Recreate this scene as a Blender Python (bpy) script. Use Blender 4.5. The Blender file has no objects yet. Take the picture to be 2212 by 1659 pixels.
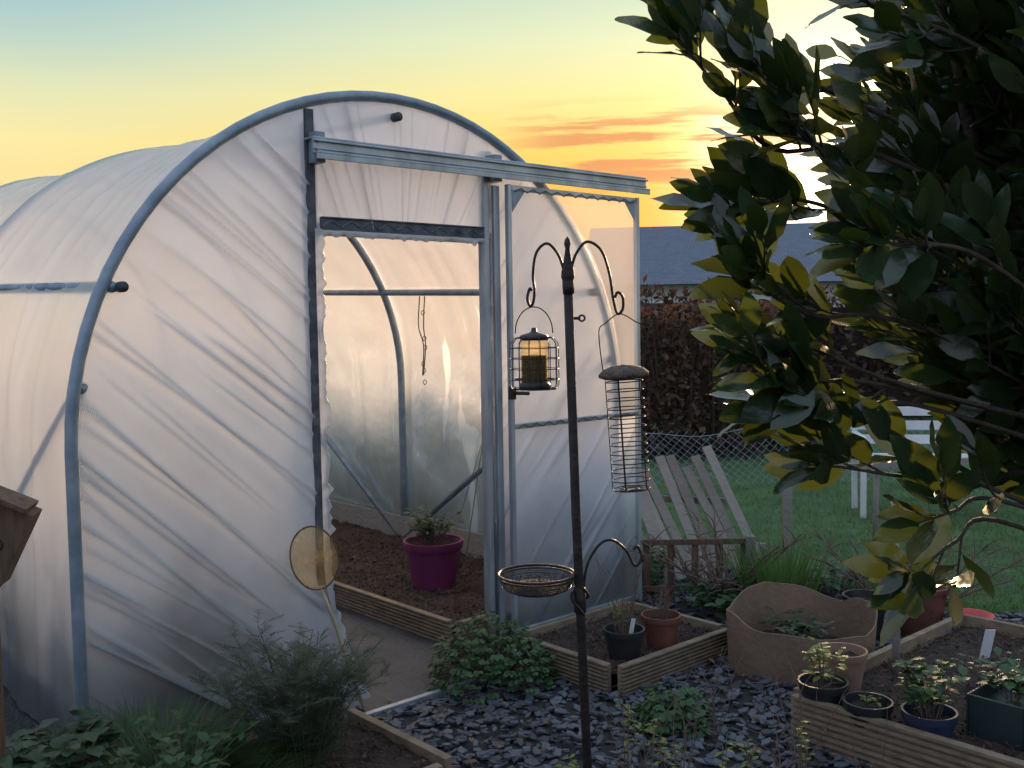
import bpy, math, random
from mathutils import Vector, Matrix, Euler, noise
random.seed(7)
R=random.random
def U(a,b): return a+(b-a)*random.random()
sc=bpy.context.scene
sc.view_settings.view_transform='Standard'; sc.view_settings.look='None'; sc.view_settings.exposure=0

# ---------------------------------------------------------------- materials
def newmat(name):
    m=bpy.data.materials.new(name); m.use_nodes=True
    nt=m.node_tree; nt.nodes.clear()
    out=nt.nodes.new('ShaderNodeOutputMaterial')
    return m,nt,out
def N(nt,t,**k):
    n=nt.nodes.new(t)
    for a,b in k.items(): setattr(n,a,b)
    return n
def ramp(nt,stops):
    r=N(nt,'ShaderNodeValToRGB'); e=r.color_ramp.elements
    e[0].position=stops[0][0]; e[0].color=(*stops[0][1],1)
    e[1].position=stops[-1][0]; e[1].color=(*stops[-1][1],1)
    for p,c in stops[1:-1]:
        x=e.new(p); x.color=(*c,1)
    return r
def pmat(name,c1,c2=None,scale=8,rough=.6,metal=0,bump=.0,bscale=40,island=False,stretch=(1,1,1),detail=5,spec=.5):
    m,nt,out=newmat(name)
    b=N(nt,'ShaderNodeBsdfPrincipled'); b.inputs['Roughness'].default_value=rough; b.inputs['Metallic'].default_value=metal
    b.inputs['Specular IOR Level'].default_value=spec
    nt.links.new(b.outputs[0],out.inputs[0])
    if c2 is None: c2=tuple(x*.7 for x in c1)
    tc=N(nt,'ShaderNodeTexCoord'); mp=N(nt,'ShaderNodeMapping'); mp.inputs['Scale'].default_value=stretch
    nt.links.new(tc.outputs['Object'],mp.inputs[0])
    no=N(nt,'ShaderNodeTexNoise'); no.inputs['Scale'].default_value=scale; no.inputs['Detail'].default_value=detail
    nt.links.new(mp.outputs[0],no.inputs['Vector'])
    rp=ramp(nt,[(.3,c2),(.7,c1)])
    if island:
        g=N(nt,'ShaderNodeNewGeometry'); mx=N(nt,'ShaderNodeMath',operation='ADD'); mu=N(nt,'ShaderNodeMath',operation='MULTIPLY')
        mu.inputs[1].default_value=.7
        nt.links.new(g.outputs['Random Per Island'],mu.inputs[0])
        m3=N(nt,'ShaderNodeMath',operation='MULTIPLY'); m3.inputs[1].default_value=.4
        nt.links.new(no.outputs[0],m3.inputs[0])
        nt.links.new(mu.outputs[0],mx.inputs[0]); nt.links.new(m3.outputs[0],mx.inputs[1])
        rp.color_ramp.elements[0].position=.1; rp.color_ramp.elements[-1].position=.95
        nt.links.new(mx.outputs[0],rp.inputs[0])
    else: nt.links.new(no.outputs[0],rp.inputs[0])
    nt.links.new(rp.outputs[0],b.inputs['Base Color'])
    if bump>0:
        n2=N(nt,'ShaderNodeTexNoise'); n2.inputs['Scale'].default_value=bscale; n2.inputs['Detail'].default_value=6
        nt.links.new(mp.outputs[0],n2.inputs['Vector'])
        bp=N(nt,'ShaderNodeBump'); bp.inputs['Strength'].default_value=bump; bp.inputs['Distance'].default_value=.02
        nt.links.new(n2.outputs[0],bp.inputs['Height']); nt.links.new(bp.outputs[0],b.inputs['Normal'])
    return m
def leafmat(name,cols,rough=.35,trans=.3,tcol=(.25,.38,.05),spec=.5):
    m,nt,out=newmat(name)
    g=N(nt,'ShaderNodeNewGeometry')
    rp=ramp(nt,[(i/(len(cols)-1),c) for i,c in enumerate(cols)])
    nt.links.new(g.outputs['Random Per Island'],rp.inputs[0])
    tc=N(nt,'ShaderNodeTexCoord'); no=N(nt,'ShaderNodeTexNoise'); no.inputs['Scale'].default_value=60
    nt.links.new(tc.outputs['Object'],no.inputs['Vector'])
    mx=N(nt,'ShaderNodeMix',data_type='RGBA',blend_type='MULTIPLY'); mx.inputs['Factor'].default_value=.5
    r2=ramp(nt,[(.3,(.55,.55,.55)),(.7,(1.2,1.2,1.2))]); nt.links.new(no.outputs[0],r2.inputs[0])
    nt.links.new(rp.outputs[0],mx.inputs['A']); nt.links.new(r2.outputs[0],mx.inputs['B'])
    b=N(nt,'ShaderNodeBsdfPrincipled'); b.inputs['Roughness'].default_value=rough; b.inputs['Specular IOR Level'].default_value=spec
    nt.links.new(mx.outputs['Result'],b.inputs['Base Color'])
    t=N(nt,'ShaderNodeBsdfTranslucent'); t.inputs[0].default_value=(*tcol,1)
    ms=N(nt,'ShaderNodeMixShader'); ms.inputs[0].default_value=trans
    bp=N(nt,'ShaderNodeBump'); bp.inputs['Strength'].default_value=.25; bp.inputs['Distance'].default_value=.004
    nt.links.new(no.outputs[0],bp.inputs['Height']); nt.links.new(bp.outputs[0],b.inputs['Normal'])
    nt.links.new(b.outputs[0],ms.inputs[1]); nt.links.new(t.outputs[0],ms.inputs[2]); nt.links.new(ms.outputs[0],out.inputs[0])
    return m
def sheetmat(name,clear=.08,refr=.25,tint=(.935,.95,.985),grime=True,rr=.55,tl=.52):
    m,nt,out=newmat(name)
    L=nt.links.new
    tc=N(nt,'ShaderNodeTexCoord')
    no=N(nt,'ShaderNodeTexNoise'); no.inputs['Scale'].default_value=3; no.inputs['Detail'].default_value=6
    L(tc.outputs['Object'],no.inputs['Vector'])
    rp=ramp(nt,[(.3,tuple(x*.94 for x in tint)),(.6,tint)]); L(no.outputs[0],rp.inputs[0])
    col=rp.outputs[0]
    def mulc(a,b,f=1):
        mm=N(nt,'ShaderNodeMix',data_type='RGBA',blend_type='MULTIPLY'); mm.inputs['Factor'].default_value=f
        L(a,mm.inputs['A']); L(b,mm.inputs['B']); return mm.outputs['Result']
    if grime:
        sx=N(nt,'ShaderNodeSeparateXYZ'); L(tc.outputs['Object'],sx.inputs[0])
        n2=N(nt,'ShaderNodeTexNoise'); n2.inputs['Scale'].default_value=1.8; n2.inputs['Detail'].default_value=3
        L(tc.outputs['Object'],n2.inputs['Vector'])
        a=N(nt,'ShaderNodeMath',operation='MULTIPLY_ADD'); a.inputs[1].default_value=-1.1; a.inputs[2].default_value=0.46
        L(n2.outputs[0],a.inputs[0])
        ad=N(nt,'ShaderNodeMath',operation='ADD'); L(a.outputs[0],ad.inputs[0]); L(sx.outputs[2],ad.inputs[1])
        mr=N(nt,'ShaderNodeMapRange'); mr.inputs['From Min'].default_value=-.05; mr.inputs['From Max'].default_value=1.0
        L(ad.outputs[0],mr.inputs['Value'])
        r3=ramp(nt,[(0,(.30,.32,.31)),(.3,(.50,.55,.59)),(.6,(.80,.86,.92)),(1,(1,1,1))]); L(mr.outputs[0],r3.inputs[0])
        col=mulc(col,r3.outputs[0])
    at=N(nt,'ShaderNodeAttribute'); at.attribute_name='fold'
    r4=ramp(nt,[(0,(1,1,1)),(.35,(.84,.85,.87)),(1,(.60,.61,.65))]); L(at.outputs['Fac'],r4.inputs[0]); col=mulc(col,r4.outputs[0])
    n3=N(nt,'ShaderNodeTexNoise'); n3.inputs['Scale'].default_value=14; n3.inputs['Detail'].default_value=4
    L(tc.outputs['Object'],n3.inputs['Vector'])
    bp=N(nt,'ShaderNodeBump'); bp.inputs['Strength'].default_value=.15; bp.inputs['Distance'].default_value=.02; L(n3.outputs[0],bp.inputs['Height'])
    d=N(nt,'ShaderNodeBsdfDiffuse'); t=N(nt,'ShaderNodeBsdfTranslucent')
    for x in (d,t): L(col,x.inputs[0]); L(bp.outputs[0],x.inputs['Normal'])
    r=N(nt,'ShaderNodeBsdfRefraction'); r.inputs['IOR'].default_value=1.22; r.inputs['Roughness'].default_value=rr; L(col,r.inputs[0])
    tr=N(nt,'ShaderNodeBsdfTransparent')
    g=N(nt,'ShaderNodeBsdfGlossy'); g.inputs['Roughness'].default_value=.17; L(bp.outputs[0],g.inputs['Normal'])
    def mix(f,a,b):
        x=N(nt,'ShaderNodeMixShader')
        if isinstance(f,float): x.inputs[0].default_value=f
        else: L(f,x.inputs[0])
        L(a,x.inputs[1]); L(b,x.inputs[2]); return x.outputs[0]
    s=mix(tl,d.outputs[0],t.outputs[0]); s=mix(refr,s,r.outputs[0]); s=mix(clear,s,tr.outputs[0])
    fr=N(nt,'ShaderNodeLayerWeight'); fr.inputs[0].default_value=.25
    mf=N(nt,'ShaderNodeMath',operation='MULTIPLY_ADD'); mf.inputs[1].default_value=.5; mf.inputs[2].default_value=.05
    L(fr.outputs['Fresnel'],mf.inputs[0])
    s=mix(mf.outputs[0],s,g.outputs[0]); L(s,out.inputs[0])
    return m

M={}
M['sheet']=sheetmat('polythene',clear=.06,refr=.20,tl=.56)
M['doorsheet']=sheetmat('polythene_clearer',clear=.38,refr=.5,rr=.4,grime=False)
M['cover']=sheetmat('polythene_cover',clear=.04,refr=.22,rr=.85,tl=.70)
M['steel']=pmat('galvanised_steel',(.28,.34,.40),(.16,.21,.26),scale=12,rough=.42,metal=.3,bump=.1)
M['alu']=pmat('aluminium',(.46,.51,.55),(.22,.26,.30),scale=9,rough=.4,metal=.6,bump=.15,stretch=(1,1,.3))
M['dark']=pmat('weathered_dark_strip',(.11,.12,.135),(.035,.04,.05),scale=20,rough=.7,bump=.4)
M['wood']=pmat('treated_softwood',(.25,.185,.12),(.13,.10,.07),scale=5,rough=.75,bump=.12,stretch=(3,3,8))
M['oldwood']=pmat('weathered_wood',(.30,.28,.25),(.12,.105,.09),scale=9,rough=.85,bump=.5,island=True)
M['brownwood']=pmat('brown_wood',(.15,.085,.05),(.06,.035,.022),scale=9,rough=.8,bump=.4,stretch=(6,6,1))
M['soil']=pmat('soil',(.060,.036,.026),(.016,.011,.009),scale=30,rough=.95,bump=1,bscale=60)
M['crumb']=pmat('soil_crumbs',(.13,.08,.058),(.015,.011,.009),scale=30,rough=.95,island=True)
M['slate']=pmat('slate_chips',(.115,.128,.152),(.018,.022,.029),scale=30,rough=.55,island=True,bump=.3,bscale=90,spec=.4)
M['slatebase']=pmat('dark_grit',(.03,.03,.034),(.012,.012,.014),scale=40,rough=.9,bump=1)
M['slab']=pmat('wet_slab',(.036,.045,.055),(.016,.02,.026),scale=5,rough=.55,bump=.5)
M['black']=pmat('black_iron',(.022,.02,.018),(.012,.01,.01),scale=60,rough=.5,bump=.4,metal=.2)
M['cap']=pmat('dark_cap',(.05,.06,.075),(.03,.035,.045),rough=.6)
M['rust']=pmat('rusty_iron',(.032,.022,.018),(.013,.010,.010),scale=40,rough=.7,bump=.5)
M['lid']=pmat('brown_lid',(.2,.14,.11),(.08,.06,.05),scale=60,rough=.9,bump=.9,bscale=120)
M['purple']=pmat('purple_plastic',(.17,.022,.095),(.10,.014,.06),scale=4,rough=.55,bump=.15)
M['terra']=pmat('terracotta_plastic',(.18,.065,.042),(.10,.036,.026),scale=8,rough=.6,bump=.2)
M['blackp']=pmat('black_plastic',(.02,.023,.025),(.012,.013,.015),scale=8,rough=.45)
M['bluep']=pmat('blue_plastic',(.025,.038,.075),(.016,.024,.05),scale=8,rough=.4)
M['card']=pmat('cardboard',(.24,.16,.108),(.15,.10,.07),scale=4,rough=.9,bump=.3)
M['white']=pmat('white_plastic',(.7,.71,.73),(.5,.5,.52),scale=4,rough=.5)
M['red']=pmat('red_plastic',(.6,.03,.03),(.45,.02,.02),scale=4,rough=.4)
M['bark']=pmat('bark',(.07,.048,.034),(.03,.022,.016),scale=40,rough=.9,bump=.6)
M['twig']=pmat('dry_twig',(.18,.12,.09),(.08,.05,.042),scale=30,rough=.9)
M['rope']=pmat('string',(.25,.2,.14),None,rough=.9)
M['seed']=pmat('bird_seed',(.35,.24,.12),(.08,.055,.03),scale=150,rough=.8,bump=1,bscale=200)
M['bay']=leafmat('bay_leaf',[(.006,.018,.008),(.010,.027,.010),(.018,.042,.013),(.008,.023,.010),(.026,.052,.015)],rough=.25,trans=.09,tcol=(.2,.26,.03),spec=.6)
M['green']=leafmat('herb_leaf',[(.018,.06,.02),(.03,.085,.025),(.048,.115,.03)],rough=.5,trans=.22,tcol=(.12,.25,.04))
M['darkgreen']=leafmat('dark_leaf',[(.02,.05,.025),(.03,.068,.028),(.045,.085,.038)],rough=.5,trans=.2,tcol=(.12,.22,.04))
M['lime']=leafmat('lime_leaf',[(.16,.24,.05),(.24,.31,.06),(.10,.18,.05)],rough=.5,trans=.4,tcol=(.45,.5,.08))
M['fennel']=leafmat('feathery_leaf',[(.03,.055,.03),(.045,.075,.04),(.055,.065,.04)],rough=.7,trans=.2,tcol=(.10,.15,.05))
M['grass']=leafmat('grass_blade',[(.018,.055,.016),(.03,.085,.02),(.06,.12,.028)],rough=.5,trans=.3,tcol=(.15,.28,.04))
M['lawn']=leafmat('lawn_blade',[(.035,.09,.03),(.055,.135,.035),(.09,.165,.045)],rough=.6,trans=.25,tcol=(.2,.35,.06))
M['beech']=leafmat('beech_leaf',[(.045,.022,.015),(.075,.035,.022),(.035,.032,.018),(.12,.055,.032)],rough=.7,trans=.12,tcol=(.22,.09,.04))
M['farleaf']=leafmat('tree_leaf',[(.025,.04,.02),(.04,.06,.025),(.05,.05,.03)],rough=.7,trans=.1)
M['dryleaf']=leafmat('dead_leaf',[(.22,.12,.06),(.13,.07,.04),(.3,.18,.09)],rough=.8,trans=.1)

# ---------------------------------------------------------------- mesh builder
class MB:
    def __init__(s): s.v=[]; s.f=[]
    def box(s,c,size,rot=None):
        c=Vector(c); h=Vector(size)/2; b=len(s.v)
        for x in(-1,1):
            for y in(-1,1):
                for z in(-1,1):
                    p=Vector((x*h.x,y*h.y,z*h.z))
                    if rot is not None: p=rot@p
                    s.v.append(c+p)
        for f in((0,1,3,2),(4,6,7,5),(0,4,5,1),(2,3,7,6),(0,2,6,4),(1,5,7,3)): s.f.append([b+i for i in f])
    def beam(s,p0,p1,w,h,up=(0,0,1)):
        p0=Vector(p0);p1=Vector(p1);d=(p1-p0);L=d.length;d.normalize()
        upv=Vector(up); 
        if abs(d.dot(upv))>.98: upv=Vector((0,1,0))
        y=upv.cross(d).normalized(); z=d.cross(y)
        rot=Matrix((d,y,z)).transposed()
        s.box((p0+p1)/2,(L,w,h),rot)
    def deck(s,p0,p1,h,th,ribs=8,out=(0,-1,0)):
        p0=Vector(p0);p1=Vector(p1);d=(p1-p0).normalized();o=Vector(out);o=(o-d*o.dot(d)).normalized()
        prof=[(0,0),(0,h)]
        g=h/ribs
        for i in range(ribs,0,-1):
            z1=i*g; z0=(i-1)*g
            prof+=[(th,z1-.06*g),(th,z0+.50*g),(th-.014,z0+.42*g),(th-.014,z0+.04*g)]
        b=len(s.v);n=len(prof)
        for p in(p0,p1):
            for a,z in prof: s.v.append(p+o*a+Vector((0,0,z)))
        for i in range(n):
            j=(i+1)%n; s.f.append([b+i,b+j,b+n+j,b+n+i])
        s.f.append([b+i for i in range(n)]); s.f.append([b+n+i for i in reversed(range(n))])
    def tube(s,pts,r,n=8,closed=False):
        pts=[Vector(p) for p in pts]; m=len(pts)
        rs=r if isinstance(r,(list,tuple)) else [r]*m
        b=len(s.v); prev=None
        for i,p in enumerate(pts):
            if closed: t=pts[(i+1)%m]-pts[i-1]
            else: t=pts[min(i+1,m-1)]-pts[max(i-1,0)]
            if t.length<1e-9: t=Vector((0,0,1))
            t.normalize()
            if prev is None:
                a=Vector((0,0,1)) if abs(t.z)<.9 else Vector((1,0,0))
                x=t.cross(a).normalized()
            else:
                x=(prev-t*prev.dot(t)); 
                if x.length<1e-6: x=t.orthogonal()
                x.normalize()
            prev=x; y=t.cross(x)
            for k in range(n):
                an=2*math.pi*k/n; s.v.append(p+(x*math.cos(an)+y*math.sin(an))*rs[i])
        for i in range(m if closed else m-1):
            j=(i+1)%m
            for k in range(n):
                l=(k+1)%n; s.f.append([b+i*n+k,b+i*n+l,b+j*n+l,b+j*n+k])
        if not closed:
            s.f.append([b+k for k in reversed(range(n))]); s.f.append([b+(m-1)*n+k for k in range(n)])
    def lathe(s,prof,c=(0,0,0),n=32,rot=None):
        c=Vector(c); b=len(s.v); m=len(prof)
        for r,z in prof:
            for k in range(n):
                a=2*math.pi*k/n; p=Vector((r*math.cos(a),r*math.sin(a),z))
                if rot is not None:p=rot@p
                s.v.append(c+p)
        for i in range(m-1):
            for k in range(n):
                l=(k+1)%n; s.f.append([b+i*n+k,b+i*n+l,b+(i+1)*n+l,b+(i+1)*n+k])
    def ring(s,c,R_,r,n=32,rot=None,k=6):
        pts=[]
        for i in range(n):
            a=2*math.pi*i/n; p=Vector((R_*math.cos(a),R_*math.sin(a),0))
            if rot is not None:p=rot@p
            pts.append(Vector(c)+p)
        s.tube(pts,r,k,True)
    def leaf(s,p,d,up,L,W,curl=.15,fold=.25,wave=0,sec=((0,.06),(.15,.55),(.38,1),(.62,.9),(.85,.45),(1,.03))):
        p=Vector(p);d=Vector(d).normalized();up=Vector(up);x=d.cross(up)
        if x.length<1e-4:x=d.orthogonal()
        x.normalize();nz=x.cross(d).normalized();b=len(s.v)
        ph=U(0,6)
        for t,w in sec:
            c=p+d*(L*t)-nz*(L*curl*t*t)
            hw=W*.5*w
            wv=wave*W*math.sin(t*14+ph)
            s.v.append(c-x*hw+nz*(fold*hw+wv)); s.v.append(c); s.v.append(c+x*hw+nz*(fold*hw-wv))
        for i in range(len(sec)-1):
            a=b+i*3; s.f.append([a,a+1,a+4,a+3]); s.f.append([a+1,a+2,a+5,a+4])
    def blade(s,p,d,L,w,bend=.4,n=4):
        p=Vector(p);d=Vector(d).normalized();side=d.cross(Vector((0,0,1)))
        if side.length<.05: 
            a=U(0,6.28); side=Vector((math.cos(a),math.sin(a),0))
        side.normalize(); out=Vector((d.x,d.y,0)); b=len(s.v)
        if out.length<.01: out=Vector((U(-1,1),U(-1,1),0))
        out.normalize()
        for i in range(n+1):
            t=i/n; c=p+d*L*t+out*(bend*L*t*t)-Vector((0,0,bend*.5*L*t*t*t))
            hw=w*.5*(1-t**1.5)+.0003
            s.v.append(c-side*hw); s.v.append(c+side*hw)
        for i in range(n):
            a=b+2*i; s.f.append([a,a+1,a+3,a+2])
    def obj(s,name,mat,parent=None,smooth=False,bevel=0,solid=0):
        me=bpy.data.meshes.new(name); me.from_pydata([tuple(v) for v in s.v],[],s.f); me.update()
        if smooth: me.polygons.foreach_set('use_smooth',[True]*len(me.polygons))
        o=bpy.data.objects.new(name,me); sc.collection.objects.link(o)
        if mat: me.materials.append(mat)
        if parent: o.parent=parent
        if bevel:
            bm=o.modifiers.new('b','BEVEL'); bm.width=bevel; bm.segments=2; bm.limit_method='ANGLE'
        if solid:
            sm=o.modifiers.new('s','SOLIDIFY'); sm.thickness=solid
        return o
def empty(name,loc=(0,0,0),rz=0):
    e=bpy.data.objects.new(name,None); sc.collection.objects.link(e); e.location=loc; e.rotation_euler=(0,0,rz); e.empty_display_size=.1
    return e
def cr(pts,n=6):
    P=[Vector(p) for p in pts]; P=[P[0]*2-P[1]]+P+[P[-1]*2-P[-2]]; o=[]
    for i in range(1,len(P)-2):
        for k in range(n):
            t=k/n; a,b,c,d=P[i-1:i+3]
            o.append(.5*((2*b)+(c-a)*t+(2*a-5*b+4*c-d)*t*t+(3*b-a-3*c+d)*t**3))
    o.append(P[-2]); return o
def rdir(zmin=-1):
    while True:
        v=Vector((U(-1,1),U(-1,1),U(-1,1)))
        if .1<v.length<1:
            v.normalize()
            if v.z>=zmin: return v

# ---------------------------------------------------------------- camera
H=1.52
cam=bpy.data.cameras.new('camera'); co=bpy.data.objects.new('camera',cam); sc.collection.objects.link(co)
cam.sensor_width=36; cam.lens=35.6; cam.clip_end=3000; cam.clip_start=.02
co.matrix_world=Matrix.Translation((0,0,H))@Matrix.Rotation(math.radians(-.05),4,'Z')@Matrix.Rotation(math.radians(90-3.55),4,'X')@Matrix.Rotation(math.radians(-.9),4,'Z')
sc.camera=co

# ---------------------------------------------------------------- world
SAZ=math.radians(17.5); SEL=math.radians(7.5)
sd=Vector((math.sin(SAZ)*math.cos(SEL),math.cos(SAZ)*math.cos(SEL),math.sin(SEL)))
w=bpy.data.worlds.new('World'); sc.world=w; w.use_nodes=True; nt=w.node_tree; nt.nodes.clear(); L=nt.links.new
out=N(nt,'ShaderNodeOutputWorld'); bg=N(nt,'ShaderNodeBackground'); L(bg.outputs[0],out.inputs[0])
tc=N(nt,'ShaderNodeTexCoord'); sx=N(nt,'ShaderNodeSeparateXYZ'); L(tc.outputs['Generated'],sx.inputs[0])
def dot(vec,src):
    d=N(nt,'ShaderNodeVectorMath',operation='DOT_PRODUCT'); d.inputs[1].default_value=vec; L(src,d.inputs[0]); return d.outputs['Value']
hm=N(nt,'ShaderNodeVectorMath',operation='MULTIPLY'); hm.inputs[1].default_value=(1,1,0); L(tc.outputs['Generated'],hm.inputs[0])
hn=N(nt,'ShaderNodeVectorMath',operation='NORMALIZE'); L(hm.outputs[0],hn.inputs[0])
dh=dot((math.sin(SAZ),math.cos(SAZ),0),hn.outputs[0]); d3=dot(tuple(sd),tc.outputs['Generated'])
def mr(src,a,b,c=0,d=1,smooth=True):
    m=N(nt,'ShaderNodeMapRange'); m.interpolation_type='SMOOTHSTEP' if smooth else 'LINEAR'
    m.inputs['From Min'].default_value=a; m.inputs['From Max'].default_value=b; m.inputs['To Min'].default_value=c; m.inputs['To Max'].default_value=d
    L(src,m.inputs['Value']); return m.outputs[0]
UP=[(.55,(.50,.66,.84)),(1,(.60,.73,.96))]  # zenith, like the rear sky below, brightened out of view as fill light
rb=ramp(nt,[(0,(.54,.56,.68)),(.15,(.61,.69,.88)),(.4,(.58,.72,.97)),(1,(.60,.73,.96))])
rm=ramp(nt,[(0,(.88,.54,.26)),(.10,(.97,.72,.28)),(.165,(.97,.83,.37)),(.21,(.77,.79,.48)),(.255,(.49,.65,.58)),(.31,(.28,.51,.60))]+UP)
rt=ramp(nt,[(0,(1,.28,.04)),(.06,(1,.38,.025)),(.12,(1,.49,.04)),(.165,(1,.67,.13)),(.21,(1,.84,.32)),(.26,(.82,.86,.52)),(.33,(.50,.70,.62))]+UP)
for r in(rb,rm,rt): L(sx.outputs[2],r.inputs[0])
def mixc(f,a,b,mode='MIX'):
    m=N(nt,'ShaderNodeMix',data_type='RGBA',blend_type=mode)
    if isinstance(f,float): m.inputs['Factor'].default_value=f
    else: L(f,m.inputs['Factor'])
    for k,x in(('A',a),('B',b)):
        if isinstance(x,tuple): m.inputs[k].default_value=(*x,1)
        else: L(x,m.inputs[k])
    return m.outputs['Result']
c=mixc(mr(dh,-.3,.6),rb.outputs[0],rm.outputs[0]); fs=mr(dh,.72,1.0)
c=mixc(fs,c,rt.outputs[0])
def mul(a,b):
    m=N(nt,'ShaderNodeMath',operation='MULTIPLY')
    for i,x in enumerate((a,b)):
        if isinstance(x,float): m.inputs[i].default_value=x
        else: L(x,m.inputs[i])
    return m.outputs[0]
def powr(src,e,k):
    mx=N(nt,'ShaderNodeMath',operation='MAXIMUM'); mx.inputs[1].default_value=0; L(src,mx.inputs[0])
    p=N(nt,'ShaderNodeMath',operation='POWER'); p.inputs[1].default_value=e; L(mx.outputs[0],p.inputs[0]); return mul(p.outputs[0],k)
def scale(col,f):
    v=N(nt,'ShaderNodeVectorMath',operation='SCALE'); v.inputs[0].default_value=col; L(f,v.inputs['Scale']); return v.outputs[0]
c=mixc(1.0,c,scale((1,.86,.62),powr(d3,330,6.0)),'ADD')
c=mixc(1.0,c,scale((1,.76,.36),powr(d3,60,.28)),'ADD')
# cloud streaks
mp=N(nt,'ShaderNodeMapping'); mp.inputs['Scale'].default_value=(3.6,3.6,46); mp.inputs['Rotation'].default_value=(0,math.radians(-5),0); L(tc.outputs['Generated'],mp.inputs[0])
cn=N(nt,'ShaderNodeTexNoise'); cn.inputs['Scale'].default_value=1.5; cn.inputs['Detail'].default_value=6; cn.inputs['Roughness'].default_value=.62; L(mp.outputs[0],cn.inputs['Vector'])
cf=mr(cn.outputs[0],.44,.56)
cf=mul(cf,mul(mr(sx.outputs[2],.11,.14),mr(sx.outputs[2],.215,.18)))
cf=mul(cf,mul(mr(dh,.945,.972),.85))
c=mixc(cf,c,(.80,.28,.11))
sky=N(nt,'ShaderNodeTexSky'); sky.sky_type='NISHITA'; sky.sun_disc=False; sky.sun_elevation=SEL; sky.sun_rotation=SAZ
sk=N(nt,'ShaderNodeVectorMath',operation='SCALE'); sk.inputs['Scale'].default_value=.005; L(sky.outputs[0],sk.inputs[0])
c=mixc(1.0,c,sk.outputs[0],'ADD')
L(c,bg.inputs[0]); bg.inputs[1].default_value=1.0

sl=bpy.data.lights.new('sun','SUN'); so=bpy.data.objects.new('sun',sl); sc.collection.objects.link(so)
sl.energy=12.0; sl.angle=math.radians(2.5); sl.color=(1,.66,.40)
so.rotation_euler=sd.to_track_quat('Z','Y').to_euler(); so.location=(5,15,6)

# ---------------------------------------------------------------- ground
mb=MB()
mb.v=[(-900,-900,0),(900,-900,0),(900,900,0),(-900,900,0)]; mb.f=[[0,1,2,3]]
mb.obj('ground',pmat('rough_ground',(.06,.075,.035),(.04,.04,.025),scale=.6,rough=.95,bump=.5,bscale=8))
O0=Vector((-.088,4.7,0)); TX=Vector((.744,.668,0)); TY=Vector((-.668,.744,0))
def ts(x,y):
    d=Vector((x,y,0))-O0; return d.dot(TX),d.dot(TY)
def TS(t,s,z=0): return O0+TX*t+TY*s+Vector((0,0,z))
def gmax(x): return 6.0 if x<1.3 else max(5.0,6.0-(x-1.3)*1.1)
mb=MB(); mb.v=[(-4,.3,.004),(3.9,.3,.004),(3.9,4.95,.004),(2.25,5.0,.004),(1.4,5.95,.004),(-.2,6.3,.004),(-4,6.3,.004)]; mb.f=[list(range(7))]
mb.obj('gravel_bed',M['slatebase'])
def in_excl(x,y):
    t,s=ts(x,y)
    if -1.95<t<.88 and s>-.02: return True
    if -.96<t<-.2 and s>-.32: return True
    return False
mb=MB()
for i in range(17000):
    x=U(-1.1,3.4); y=U(2.0,6.0)
    if in_excl(x,y) or y>gmax(x)+U(-.05,.05): continue
    r=U(.010,.036); n=random.choice((4,5,5,6)); th=U(.003,.008); a0=U(0,6.28)
    rot=Euler((U(-.35,.35),U(-.35,.35),a0)).to_matrix(); c=Vector((x,y,U(.008,.022))); el=U(.4,.8); b=len(mb.v)
    rr=[r*U(.7,1.15) for _ in range(n)]
    for zz in(th,0):
        for k in range(n):
            an=2*math.pi*k/n
            mb.v.append(c+rot@Vector((rr[k]*math.cos(an),rr[k]*math.sin(an)*el,zz)))
    mb.f.append([b+k for k in range(n)])
    for k in range(n): l=(k+1)%n; mb.f.append([b+n+k,b+n+l,b+l,b+k])
mb.obj('slate_chippings',M['slate'])
mb=MB()
for i in range(700):
    x=U(-.8,2.6); y=U(2.4,5.8)
    if in_excl(x,y): continue
    p=Vector((x,y,.032))
    if R()<.35: mb.leaf(p,(U(-1,1),U(-1,1),U(-.1,.2)),(0,0,1),U(.02,.045),U(.012,.025),.2,.3,.08)
    else:
        a=U(0,6.28); mb.tube([p,p+Vector((math.cos(a),math.sin(a),U(-.1,.15)))*U(.03,.1)],.0012,3)
mb.obj('leaf_litter',M['dryleaf'])
# lawn
mb=MB(); mb.v=[(1.4,5.95,.008),(2.25,5.0,.008),(3.9,4.95,.008),(40,4.95,.008),(40,22,.008),(-12,22,.008),(-12,9,.008),(.2,6.4,.008)]; mb.f=[list(range(8))]
mb.obj('lawn',pmat('lawn_turf',(.07,.14,.04),(.035,.075,.025),scale=3,rough=.95,bump=.8,bscale=30))
mb=MB()
for i in range(38000):
    y=5.0+12*R()**1.6; x=U(.9,1.5+y*.55)
    if y<gmax(x): continue
    mb.blade((x,y,.008),(U(-.5,.5),U(-.5,.5),1),U(.025,.06),.007,.3,1)
mb.obj('lawn_grass',M['lawn'])

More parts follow.
